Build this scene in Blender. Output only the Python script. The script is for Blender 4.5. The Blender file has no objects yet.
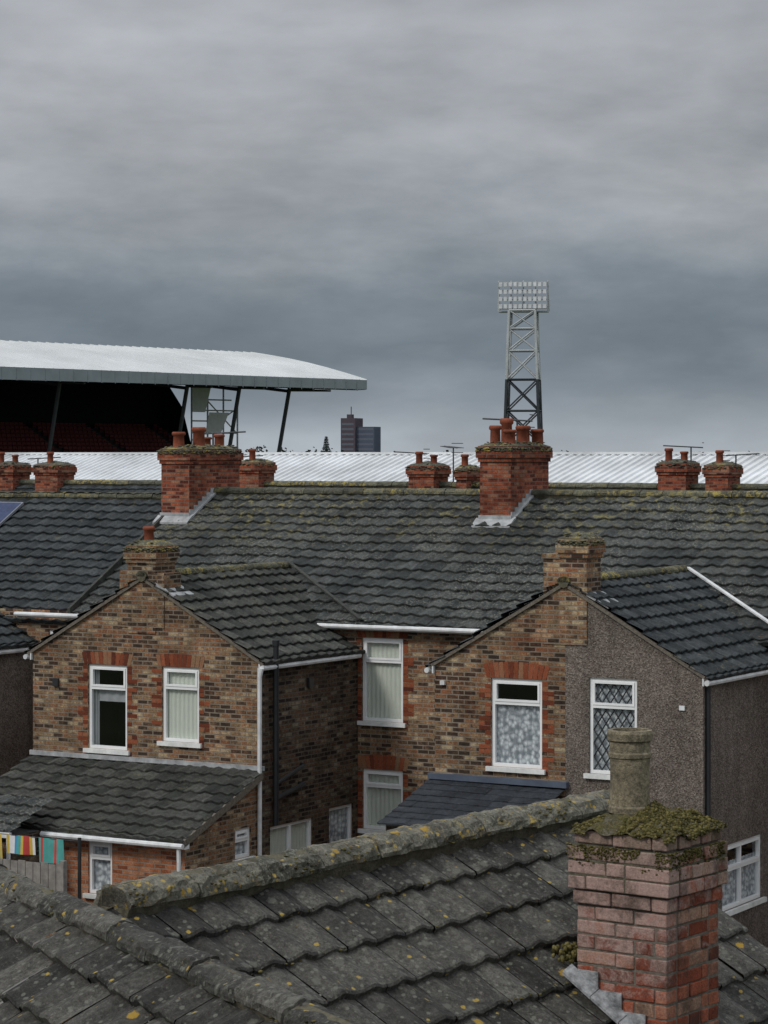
import bpy, math, random
from mathutils import Vector, noise
random.seed(7)
R=math.radians
sc=bpy.context.scene
sc.view_settings.view_transform='Standard'; sc.view_settings.look='None'; sc.view_settings.exposure=0
# ---------------------------------------------------------------- helpers
class MB:
    def __init__(s): s.v=[];s.f=[];s.t=[];s.m=[]
    def face(s,pts,t=0.5,m=0):
        i=len(s.v); s.v+= [tuple(p) for p in pts]; s.f.append(tuple(range(i,i+len(pts)))); s.t.append(t); s.m.append(m)
    def hexa(s,c,t=0.5,m=0):
        i=len(s.v); s.v+=[tuple(p) for p in c]
        for q in ((0,3,2,1),(4,5,6,7),(0,1,5,4),(1,2,6,5),(2,3,7,6),(3,0,4,7)):
            s.f.append(tuple(i+k for k in q)); s.t.append(t); s.m.append(m)
    def box(s,x0,x1,y0,y1,z0,z1,t=0.5,m=0):
        s.hexa([(x0,y0,z0),(x1,y0,z0),(x1,y1,z0),(x0,y1,z0),(x0,y0,z1),(x1,y0,z1),(x1,y1,z1),(x0,y1,z1)],t,m)
    def mbox(s,M,a0,a1,w0,w1,z0,z1,t=0.5,m=0):
        s.hexa([M(a0,w0,z0),M(a1,w0,z0),M(a1,w1,z0),M(a0,w1,z0),M(a0,w0,z1),M(a1,w0,z1),M(a1,w1,z1),M(a0,w1,z1)],t,m)
    def tube(s,p,q,r,n=6,t=0.5,m=0,r2=None):
        p=Vector(p);q=Vector(q);d=(q-p).normalized(); r2=r if r2 is None else r2
        u=d.cross(Vector((0,0,1)) if abs(d.z)<.9 else Vector((1,0,0))).normalized(); w=d.cross(u)
        i=len(s.v)
        for P,rr in ((p,r),(q,r2)):
            for k in range(n):
                a=2*math.pi*k/n; s.v.append(tuple(P+(u*math.cos(a)+w*math.sin(a))*rr))
        for k in range(n):
            s.f.append((i+k,i+(k+1)%n,i+n+(k+1)%n,i+n+k)); s.t.append(t); s.m.append(m)
        s.f.append(tuple(i+k for k in range(n))); s.t.append(t); s.m.append(m)
        s.f.append(tuple(i+n+k for k in reversed(range(n)))); s.t.append(t); s.m.append(m)
    def lathe(s,c,prof,n=20,t=0.5,m=0,wob=0):
        i=len(s.v)
        for (r,z) in prof:
            for k in range(n):
                a=2*math.pi*k/n; rr=r*(1+wob*noise.noise((math.cos(a)*2,math.sin(a)*2,z*9)))
                s.v.append((c[0]+rr*math.cos(a),c[1]+rr*math.sin(a),c[2]+z))
        for j in range(len(prof)-1):
            for k in range(n):
                s.f.append((i+j*n+k,i+j*n+(k+1)%n,i+(j+1)*n+(k+1)%n,i+(j+1)*n+k)); s.t.append(t); s.m.append(m)
    def blob(s,c,rx,ry,rz,t=0.5,m=0,n=7):
        i=len(s.v); sd=random.random()*50
        rows=5
        for j in range(rows):
            ph=math.pi*(j/(rows-1))*.96+.02
            for k in range(n):
                a=2*math.pi*k/n; d=Vector((math.sin(ph)*math.cos(a),math.sin(ph)*math.sin(a),math.cos(ph)))
                g=1+.6*noise.noise(d*1.9+Vector((sd,0,0)))
                s.v.append((c[0]+d.x*rx*g,c[1]+d.y*ry*g,c[2]+d.z*rz*g))
        for j in range(rows-1):
            for k in range(n):
                s.f.append((i+j*n+k,i+(j+1)*n+k,i+(j+1)*n+(k+1)%n,i+j*n+(k+1)%n)); s.t.append(t); s.m.append(m)
    def obj(s,name,mats,parent=None,smooth=False,uv=True):
        me=bpy.data.meshes.new(name); me.from_pydata(s.v,[],s.f)
        if not isinstance(mats,(list,tuple)): mats=[mats]
        for m in mats: me.materials.append(m)
        me.polygons.foreach_set('material_index',s.m)
        at=me.attributes.new('tint','FLOAT','FACE'); at.data.foreach_set('value',s.t)
        me.update()
        if uv:
            l=me.uv_layers.new(name='UVMap'); arr=[0.0]*(2*len(me.loops))
            for p in me.polygons:
                n=p.normal
                if abs(n.z)>.97: T=Vector((1,0,0)); B=Vector((0,1,0))
                else:
                    T=Vector((-n.y,n.x,0)).normalized(); B=n.cross(T)
                    if B.z<0: B=-B
                for li in p.loop_indices:
                    co=me.vertices[me.loops[li].vertex_index].co
                    arr[2*li]=co.dot(T)+.37; arr[2*li+1]=co.dot(B)
            l.data.foreach_set('uv',arr)
        if smooth: me.polygons.foreach_set('use_smooth',[True]*len(me.polygons))
        o=bpy.data.objects.new(name,me); sc.collection.objects.link(o)
        if parent: o.parent=parent
        return o
def empty(name,loc=(0,0,0),rot=0):
    e=bpy.data.objects.new(name,None); e.empty_display_size=.5; e.location=loc; e.rotation_euler=(0,0,R(rot)); sc.collection.objects.link(e); return e
# ---------------------------------------------------------------- materials
class NT:
    def __init__(s,name,rough=.8,spec=.3):
        s.mat=bpy.data.materials.new(name); s.mat.use_nodes=True; s.nt=s.mat.node_tree
        s.b=s.nt.nodes['Principled BSDF']; s.b.inputs['Roughness'].default_value=rough
        s.b.inputs['Specular IOR Level'].default_value=spec
    def n(s,t,ins=None,**kw):
        nd=s.nt.nodes.new(t)
        for k,v in kw.items(): setattr(nd,k,v)
        for k,v in (ins or {}).items():
            if isinstance(v,bpy.types.NodeSocket): s.nt.links.new(v,nd.inputs[k])
            else: nd.inputs[k].default_value=v
        return nd
    def link(s,a,b): s.nt.links.new(a,b)
    def ramp(s,fac,stops,interp='LINEAR'):
        r=s.nt.nodes.new('ShaderNodeValToRGB'); r.color_ramp.interpolation=interp
        e=r.color_ramp.elements
        e[0].position=stops[0][0]; e[0].color=(*stops[0][1],1); e[1].position=stops[-1][0]; e[1].color=(*stops[-1][1],1)
        for p,c in stops[1:-1]:
            k=e.new(p); k.color=(*c,1)
        s.link(fac,r.inputs[0]); return r.outputs[0]
    def mix(s,fac,a,b,blend='MIX'):
        m=s.nt.nodes.new('ShaderNodeMix'); m.data_type='RGBA'; m.blend_type=blend
        for sock,v in ((m.inputs[0],fac),(m.inputs[6],a),(m.inputs[7],b)):
            if isinstance(v,bpy.types.NodeSocket): s.link(v,sock)
            else: sock.default_value=v if not isinstance(v,tuple) else (*v,1)
        return m.outputs[2]
    def math(s,op,a,b=0.0):
        m=s.nt.nodes.new('ShaderNodeMath'); m.operation=op
        for sock,v in ((m.inputs[0],a),(m.inputs[1],b)):
            if isinstance(v,bpy.types.NodeSocket): s.link(v,sock)
            else: sock.default_value=v
        return m.outputs[0]
    def noise(s,scale,detail=4,rough=.55,vec=None,dist=0):
        if vec is None:
            vec=s.n('ShaderNodeTexCoord').outputs['Object']
        return s.n('ShaderNodeTexNoise',{'Vector':vec,'Scale':scale,'Detail':detail,'Roughness':rough,'Distortion':dist}).outputs['Fac']
    def spots(s,o,scale,rad,keep,seed=0.0):
        ov=s.n('ShaderNodeVectorMath',{0:o,1:(seed,seed*.7,0)},operation='ADD').outputs[0]
        v=s.n('ShaderNodeTexVoronoi',{'Vector':ov,'Scale':scale})
        d=s.math('ADD',v.outputs['Distance'],s.math('MULTIPLY',s.math('SUBTRACT',s.noise(scale*4,4,.7,o),.5),.45))
        a=s.ramp(d,[(rad*.7,(1,1,1)),(rad,(0,0,0))])
        k=s.n('ShaderNodeSeparateColor',{0:v.outputs['Color']}).outputs[0]
        return s.math('MULTIPLY',a,s.math('GREATER_THAN',k,keep))
    def bump(s,h,st=.5,d=.02):
        b=s.n('ShaderNodeBump',{'Height':h,'Strength':st,'Distance':d}); s.link(b.outputs[0],s.b.inputs['Normal'])
    def col(s,c):
        if isinstance(c,tuple): s.b.inputs['Base Color'].default_value=(*c,1)
        else: s.link(c,s.b.inputs['Base Color'])
g3=lambda v:(v,v,v)
def plain(name,c,rough=.6,spec=.3,var=.25,scale=3,bump=0,metal=0):
    m=NT(name,rough,spec); f=m.noise(scale,6,.65)
    lo=tuple(x*(1-var) for x in c); hi=tuple(min(1,x*(1+var*.6)) for x in c)
    m.col(m.ramp(f,[(.3,lo),(.7,hi)])); m.b.inputs['Metallic'].default_value=metal
    if bump: m.bump(m.noise(scale*6,4),bump)
    return m.mat
def brick(name,stops,mortar,grime=.5,redpatch=0):
    m=NT(name,.9,.15); uv=m.n('ShaderNodeUVMap').outputs[0]
    wob=m.n('ShaderNodeTexNoise',{'Vector':uv,'Scale':3.0,'Detail':2.0})
    vm=m.n('ShaderNodeVectorMath',{0:wob.outputs['Color'],1:(.014,.014,0)},operation='MULTIPLY')
    va=m.n('ShaderNodeVectorMath',{0:uv,1:vm.outputs[0]},operation='ADD')
    b=m.n('ShaderNodeTexBrick',{'Vector':va.outputs[0],'Color1':(0,0,0,1),'Color2':(1,1,1,1),'Mortar':(.5,.5,.5,1),'Scale':1.0,'Mortar Size':.0115,'Mortar Smooth':.25,'Bias':0.0,'Brick Width':.215,'Row Height':.075})
    big=m.noise(.6,4,.6,uv); 
    v=m.math('ADD',b.outputs['Color'],m.math('MULTIPLY',m.math('SUBTRACT',big,.5),.5))
    patch=m.noise(11,3,.75,uv); v=m.math('ADD',v,m.math('MULTIPLY',m.math('SUBTRACT',patch,.5),1.3))
    c=m.ramp(v,stops)
    fine=m.noise(38,4,.8,uv)
    c=m.mix(.9,c,m.ramp(fine,[(.3,g3(.4)),(.7,g3(1.45))]),'MULTIPLY')
    if redpatch:
        rp=m.ramp(m.noise(1.3,5,.7,uv,.4),[(.5,g3(0)),(.66,g3(1))]); c=m.mix(m.math('MULTIPLY',rp,redpatch),c,m.mix(1.0,c,(1.35,.72,.55),'MULTIPLY'))
    c=m.mix(m.math('MULTIPLY',b.outputs['Fac'],.85),c,mortar)
    gr=m.ramp(m.noise(.9,7,.75,uv,.5),[(.35,g3(1-grime)),(.6,g3(1.15))])
    c=m.mix(.9,c,gr,'MULTIPLY')
    # faint vertical rain streaks
    sv=m.n('ShaderNodeVectorMath',{0:uv,1:(5,.5,1)},operation='MULTIPLY').outputs[0]
    c=m.mix(.6,c,m.ramp(m.noise(1,5,.7,sv),[(.35,g3(.65)),(.55,g3(1.08))]),'MULTIPLY')
    m.col(c); m.bump(m.math('SUBTRACT',m.math('MULTIPLY',fine,.35),b.outputs['Fac']),.7,.012)
    return m.mat
stock=[(.0,(.05,.034,.026)),(.2,(.085,.055,.038)),(.36,(.17,.105,.06)),(.5,(.28,.19,.105)),(.62,(.2,.09,.05)),(.72,(.26,.125,.065)),(.84,(.31,.22,.125)),(1.0,(.42,.33,.21))]
M_brick=brick('stock_brick',stock,(.23,.2,.165),.45,.5)
stock2=[(p,tuple(x*k for x,k in zip(c,(.45,.47,.54)))) for p,c in stock]  # stock palette darkened and cooled: the side wall's shade is put into the colour
M_brick2=brick('shaded_stock_brick',stock2,(.10,.09,.075),.5)
M_red=brick('red_brick',[(0,(.09,.026,.018)),(.4,(.26,.065,.034)),(.7,(.38,.11,.055)),(1,(.3,.16,.1))],(.17,.12,.095),.5)
M_orange=brick('orange_brick',[(0,(.2,.06,.03)),(.5,(.4,.15,.07)),(1,(.42,.22,.13))],(.25,.21,.17),.35)
def unit_brick(name,stops,white=.0):
    m=NT(name,.9,.15); a=m.n('ShaderNodeAttribute',attribute_name='tint').outputs['Fac']
    o=m.n('ShaderNodeTexCoord').outputs['Object']
    f=m.noise(9,6,.7,o); v=m.math('ADD',a,m.math('MULTIPLY',m.math('SUBTRACT',f,.5),.5))
    c=m.ramp(v,stops)
    fine=m.noise(80,5,.8,o)
    c=m.mix(.85,c,m.ramp(fine,[(.3,g3(.4)),(.7,g3(1.35))]),'MULTIPLY')
    if white:
        sp=m.n('ShaderNodeSeparateXYZ',{0:o}).outputs
        hz=m.math('MULTIPLY',m.math('SUBTRACT',sp[2],5.62),.4)
        hy=m.math('MULTIPLY',m.math('ADD',sp[1],1.64),-1.2)
        wn=m.math('ADD',m.math('ADD',m.noise(8,7,.8,o,.6),hz),m.math('MAXIMUM',m.math('MINIMUM',hy,.06),-.1))
        w=m.ramp(wn,[(.44,g3(0)),(.64,g3(1))])
        c=m.mix(m.math('MULTIPLY',w,white),c,m.mix(.8,(.46,.33,.29),m.ramp(fine,[(.3,g3(.5)),(.7,g3(1.2))]),'MULTIPLY'))
        k=m.ramp(m.noise(5.2,6,.75,m.n('ShaderNodeVectorMath',{0:o,1:(5,3,1)},operation='ADD').outputs[0]),[(.48,g3(0)),(.64,g3(1))])
        c=m.mix(m.math('MULTIPLY',k,.75),c,(.055,.04,.033))
        gz=m.ramp(m.math('ADD',m.math('MULTIPLY',m.math('SUBTRACT',sp[2],6.02),1.6),m.noise(8,5,.7,o)),[(.5,g3(0)),(.8,g3(1))])
        c=m.mix(m.math('MULTIPLY',gz,.5),c,m.ramp(fine,[(.3,(.05,.048,.025)),(.7,(.19,.165,.09))]))
    m.col(c); m.bump(m.noise(110,5,.75,o),.9,.008); return m.mat
M_unit=unit_brick('red_brick_unit',[(0,(.10,.03,.02)),(.35,(.22,.06,.03)),(.7,(.32,.10,.05)),(1,(.28,.17,.1))])
M_unitnear=unit_brick('weathered_brick_unit',[(0,(.14,.04,.024)),(.35,(.31,.08,.044)),(.7,(.4,.13,.075)),(1,(.38,.24,.17))],.9)
def tilemat(name,dark,light,lich,lamt,moss,mamt,scale=1.0,zlo=None,mthr=.56,lthr=.57,near=False,rough=.8):
    m=NT(name,rough,.3); a=m.n('ShaderNodeAttribute',attribute_name='tint').outputs['Fac']
    o=m.n('ShaderNodeTexCoord').outputs['Object']
    f=m.noise(1.1*scale,6,.7,o); v=m.math('ADD',m.math('MULTIPLY',a,.4),m.math('MULTIPLY',f,.6))
    c=m.ramp(v,[(.28,dark),(.7,light)])
    sp=m.noise(24*scale,6,.8,o)
    c=m.mix(.9,c,m.ramp(sp,[(.35,g3(.45)),(.68,g3(1.8))]),'MULTIPLY')
    st=m.noise(5*scale,5,.75,o,.5)
    c=m.mix(.8,c,m.ramp(st,[(.36,g3(.5)),(.62,g3(1.35))]),'MULTIPLY')
    ps=m.ramp(m.noise(30*scale,5,.75,o,.3),[(mthr,g3(0)),(mthr+.09,g3(1))])
    pz=m.ramp(m.noise(.8*scale,4,.6,o),[(.4,g3(.0)),(.62,g3(1))])
    c=m.mix(m.math('MULTIPLY',m.math('MULTIPLY',ps,pz),mamt),c,moss)
    l1=m.ramp(m.noise(8*scale,7,.8,o,.4),[(lthr,g3(0)),(lthr+.07,g3(1))])
    l2=m.ramp(m.noise(.5*scale,3,.6,o),[(.42,g3(0)),(.56,g3(1))])
    lf=m.math('MULTIPLY',l1,l2)
    if zlo is not None:
        z=m.n('ShaderNodeSeparateXYZ',{0:o}).outputs[2]
        mr=m.n('ShaderNodeMapRange',{'Value':z,'From Min':zlo,'From Max':zlo+1.0}); lf=m.math('MULTIPLY',lf,mr.outputs[0])
    c=m.mix(m.math('MULTIPLY',lf,lamt),c,lich)
    if near:
        fine=m.noise(120,5,.8,o)
        c=m.mix(.85,c,m.ramp(fine,[(.32,g3(.45)),(.68,g3(1.6))]),'MULTIPLY')
        c=m.mix(m.math('MULTIPLY',m.spots(o,13,.32,.6),.5),c,(.17,.17,.145))
        c=m.mix(m.math('MULTIPLY',m.spots(o,31,.36,.65,3.1),.5),c,(.23,.23,.195))
        c=m.mix(m.math('MULTIPLY',m.spots(o,9,.24,.9 if near==1 else .5,5.7),.8),c,(.42,.26,.03))
        c=m.mix(m.math('MULTIPLY',m.spots(o,23,.3,.92 if near==1 else .7,9.2),.8),c,(.46,.32,.06))
        hb=m.math('ADD',m.math('MULTIPLY',m.noise(45,5,.8,o),1.0),m.math('MULTIPLY',fine,.4)); m.bump(hb,1.0,.012)
    else: m.bump(m.noise(60*scale,5,.7,o),.7,.012)
    m.col(c); return m.mat
M_tmain=tilemat('concrete_tile_lichened',(.016,.019,.020),(.056,.06,.058),(.25,.215,.075),.7,(.21,.21,.175),.85,.7,6.0,.53,.53)
M_tdark=tilemat('concrete_tile_dark',(.012,.016,.019),(.041,.047,.051),(.2,.18,.08),.4,(.11,.115,.11),.5,.8)
M_tbrn=tilemat('concrete_tile_brown',(.018,.02,.018),(.06,.061,.054),(.18,.16,.05),.4,(.14,.14,.11),.6,.8)
M_tnear=tilemat('concrete_tile_mossy',(.022,.021,.019),(.082,.078,.069),(.4,.25,.03),.15,(.2,.2,.17),.6,1.5,None,.55,.68,1)
M_slate=tilemat('slate_dark',(.014,.017,.022),(.03,.035,.043),(.2,.2,.1),.1,(.1,.1,.1),.2)
M_ridge=tilemat('ridge_tile_lichened',(.055,.052,.04),(.16,.15,.12),(.45,.32,.06),.8,(.3,.3,.24),.9,1.6,None,.52,.56,2)
M_ridge2=tilemat('ridge_tile_worn',(.028,.027,.024),(.1,.094,.082),(.4,.27,.04),.15,(.22,.22,.18),.7,1.6,None,.54,.66,1)
M_ridgefar=tilemat('ridge_tile_grey',(.035,.035,.028),(.10,.10,.072),(.34,.27,.07),.85,(.2,.2,.14),1.0,1.0,None,.54,.5)
def pebble():
    m=NT('pebbledash_render',.95,.1); o=m.n('ShaderNodeTexCoord').outputs['Object']
    v=m.n('ShaderNodeTexVoronoi',{'Vector':o,'Scale':46.0}); 
    c=m.ramp(v.outputs['Color'],[(0,(.08,.063,.053)),(.5,(.16,.132,.115)),(1,(.29,.25,.22))])
    c=m.mix(.9,c,m.ramp(m.noise(.8,7,.75,o,.4),[(.3,g3(.6)),(.7,g3(1.15))]),'MULTIPLY')
    sv=m.n('ShaderNodeVectorMath',{0:o,1:(4,4,.4)},operation='MULTIPLY').outputs[0]
    c=m.mix(.5,c,m.ramp(m.noise(1,5,.7,sv),[(.35,g3(.65)),(.6,g3(1.1))]),'MULTIPLY')
    m.col(c); m.bump(v.outputs['Distance'],.6,.02); return m.mat
M_peb=pebble()
M_white=plain('white_upvc',(.82,.83,.84),.35,.5,.1,2)
M_trim=plain('white_painted_trim',(.64,.65,.66),.5,.4,.3,4)
M_sill=plain('painted_sill',(.72,.73,.72),.6,.3,.25,5)
M_black=plain('black_plastic_pipe',(.02,.022,.025),.4,.5,.3,4)
M_lead=plain('lead_flashing',(.36,.37,.38),.6,.4,.45,6)
M_mortar=plain('mortar',(.17,.15,.125),.95,.1,.45,20,.5)
M_mortarg=plain('cement_flaunching',(.12,.11,.08),.95,.1,.5,14,.6)
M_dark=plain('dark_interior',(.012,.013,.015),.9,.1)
M_pot=plain('terracotta_pot',(.22,.065,.036),.8,.2,.5,5)
M_potb=tilemat('buff_clay_pot',(.12,.1,.065),(.26,.225,.155),(.2,.17,.06),.2,(.25,.24,.18),.4,2,None,.56,.6)
def mossmat():
    m=NT('moss',1,.05); a=m.n('ShaderNodeAttribute',attribute_name='tint').outputs['Fac']
    o=m.n('ShaderNodeTexCoord').outputs['Object']
    v=m.math('ADD',m.math('MULTIPLY',a,.4),m.math('MULTIPLY',m.noise(18,5,.7,o),.6))
    m.col(m.ramp(v,[(.3,(.055,.048,.022)),(.5,(.13,.115,.042)),(.7,(.25,.215,.085))])); m.bump(m.noise(260,4,.8,o),1,.01); return m.mat
M_moss=mossmat()
def fabric(name,c,var=.08,scale=3):
    m=NT(name,.9,.1); m.col(m.ramp(m.noise(scale,5,.6),[(.3,tuple(x*(1-var) for x in c)),(.7,c)])); return m.mat
M_curt=fabric('blind_fabric',(.62,.64,.57))
def netmat():
    m=NT('net_curtain',.9,.1); o=m.n('ShaderNodeTexCoord').outputs['Object']
    v=m.n('ShaderNodeTexVoronoi',{'Vector':o,'Scale':13.0}).outputs['Distance']
    m.col(m.ramp(m.math('ADD',v,m.math('MULTIPLY',m.noise(34,3,.6,o),.5)),[(.4,(.72,.74,.77)),(.95,(.26,.28,.31))])); return m.mat
M_net=netmat()
M_drape=fabric('curtain_grey',(.4,.41,.43),.3)
def glass():
    m=bpy.data.materials.new('window_glass'); m.use_nodes=True; nt=m.node_tree; nt.nodes.clear()
    o=nt.nodes.new('ShaderNodeOutputMaterial'); t=nt.nodes.new('ShaderNodeBsdfTransparent'); t.inputs[0].default_value=(.96,.98,.98,1)
    gl=nt.nodes.new('ShaderNodeBsdfGlossy'); gl.inputs['Roughness'].default_value=.03
    lw=nt.nodes.new('ShaderNodeLayerWeight'); lw.inputs[0].default_value=.5
    pw=nt.nodes.new('ShaderNodeMath'); pw.operation='POWER'; nt.links.new(lw.outputs['Facing'],pw.inputs[0]); pw.inputs[1].default_value=4
    ma=nt.nodes.new('ShaderNodeMath'); ma.operation='MULTIPLY_ADD'; nt.links.new(pw.outputs[0],ma.inputs[0]); ma.inputs[1].default_value=.8; ma.inputs[2].default_value=.07
    mx=nt.nodes.new('ShaderNodeMixShader'); nt.links.new(ma.outputs[0],mx.inputs[0]); nt.links.new(t.outputs[0],mx.inputs[1]); nt.links.new(gl.outputs[0],mx.inputs[2]); nt.links.new(mx.outputs[0],o.inputs[0]); return m
M_glass=glass()
# ---------------------------------------------------------------- building blocks
def tile_roof(name,P0,A,S,width,length,mat,parent,tw=.3,g=.31,amp=.034,lift=.05,seg=6,keep=None,sag=.02,jit=.003,rag=0):
    P0=Vector(P0);A=Vector(A).normalized();S=Vector(S).normalized();N=A.cross(S)
    if N.z<0:N=-N
    mb=MB(); nc=int(math.ceil(length/g)); nt=int(math.ceil(width/tw)); ln=seg
    for k in range(nc):
        y0=k*g; y1=min(length,(k+1)*g)
        cj=random.uniform(-.004,.004)
        for i in range(nt):
            x0=i*tw; x1=min(width,(i+1)*tw); cx=(x0+x1)/2
            c=P0+A*cx+S*((y0+y1)/2)
            if keep and not keep(c): continue
            sp=random.random()<.06
            j=random.uniform(-jit,jit)*(3 if sp else 1)+cj; j2=random.uniform(-jit,jit)*(3 if sp else 1); yy=y1+random.uniform(-.006,.006)
            b=len(mb.v); t=random.random(); gap=.0025 if rag else 0
            rows=[(y0-.01,0.0+j*.3,0),(yy-.012,lift+j,0),(yy,lift+j-.008,0),(yy+.001,-.01,1)]
            for (y,h,e) in rows:
                for q in range(ln+1):
                    x=x0+gap+(x1-x0-2*gap)*q/ln
                    ph=q/seg
                    pr=amp*(.5-.5*math.cos(2*math.pi*ph))**1.5
                    sg=sag*noise.noise((x*.35+P0.x,y*.5,P0.y*.7))*2
                    hh=h+pr+sg+ j2*(x-cx)/tw
                    ry=0
                    if rag: ry=rag*noise.noise((x*38,k*7.3,P0.x)) ; hh+=rag*.7*noise.noise((x*30,y*9,k*3.3))
                    if e: hh=pr*.3+sg-.01
                    mb.v.append(tuple(P0+A*x+S*(y+ry)+N*hh))
            for rr in range(3):
                for q in range(ln):
                    a=b+rr*(ln+1)+q
                    mb.f.append((a,a+1,a+ln+2,a+ln+1)); mb.t.append(t); mb.m.append(0)
    return mb.obj(name,mat,parent,uv=False)
def ridge(name,P0,P1,r,mat,parent,seglen=.45,moss=0,rough=.1):
    P0=Vector(P0);P1=Vector(P1);L=(P1-P0).length;d=(P1-P0)/L;u=d.cross(Vector((0,0,1))).normalized();w=Vector((0,0,1))
    w=u.cross(d).normalized()
    if w.z<0:w=-w
    mb=MB(); n=max(1,int(L/seglen)); n_=14
    for i in range(n):
        a=i*L/n; b=(i+1)*L/n-.01; t=random.random(); j=Vector((0,0,random.uniform(-.006,.008))); ju=u*random.uniform(-.006,.006)
        base=len(mb.v); sub=10 if moss else 3
        for s_ in range(sub+1):
            p=P0+d*(a+(b-a)*s_/sub)+j+ju
            for k in range(n_+1):
                an=math.pi*(-.05+1.1*k/n_); rr=r*(1+rough*noise.noise((p*11)+Vector((k*.6,0,0))))*(1.03 if s_==sub else 1)
                mb.v.append(tuple(p+u*math.cos(an)*rr*1.1+w*math.sin(an)*rr*.85-w*.02))
        for s_ in range(sub):
            for k in range(n_):
                q=base+s_*(n_+1)+k; mb.f.append((q,q+1,q+n_+2,q+n_+1)); mb.t.append(t); mb.m.append(0)
        e=base+sub*(n_+1); mb.f.append(tuple(range(e,e+n_+1))); mb.t.append(t); mb.m.append(0)
        e=base; mb.f.append(tuple(range(e,e+n_+1))); mb.t.append(t); mb.m.append(0)
    o=mb.obj(name,mat,parent,smooth=False,uv=False)
    mc=MB(); mc.tube(P0-w*.03,P1-w*.03,r*.95,8); mc.obj('ridge_mortar',M_mortarg,parent,uv=False)
    if moss:
        mm=MB()
        for i in range(int(L*moss)):
            x=random.uniform(0,L)
            if noise.noise((x*1.7,P0.y,0))<-.1: continue
            an=random.choice((-1,1))*random.uniform(.6,1.6) if random.random()<.8 else random.gauss(0,.5)
            p=P0+d*x+u*math.sin(an)*r*1.1+w*(math.cos(an)*r*.82-.025)
            s_=random.uniform(.003,.008); mm.blob(p,s_*1.4,s_*1.4,s_*.6,random.random(),n=5)
        mm.obj('ridge_moss',M_moss,parent,smooth=True,uv=False)
    return o
def wall(mb,M,a0,a1,z0,z1,ops=(),depth=.11,t=.5,m=0):
    xs=sorted({a0,a1,*[o[0] for o in ops],*[o[1] for o in ops]}); zs=sorted({z0,z1,*[o[2] for o in ops],*[o[3] for o in ops]})
    for i in range(len(xs)-1):
        for j in range(len(zs)-1):
            cx=(xs[i]+xs[i+1])/2; cz=(zs[j]+zs[j+1])/2
            if any(o[0]<cx<o[1] and o[2]<cz<o[3] for o in ops): continue
            mb.face([M(xs[i],0,zs[j]),M(xs[i+1],0,zs[j]),M(xs[i+1],0,zs[j+1]),M(xs[i],0,zs[j+1])],t,m)
    for o in ops:
        for p,q in (((o[0],o[2]),(o[1],o[2])),((o[1],o[2]),(o[1],o[3])),((o[1],o[3]),(o[0],o[3])),((o[0],o[3]),(o[0],o[2]))):
            mb.face([M(p[0],0,p[1]),M(q[0],0,q[1]),M(q[0],depth,q[1]),M(p[0],depth,p[1])],t,m)
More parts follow.
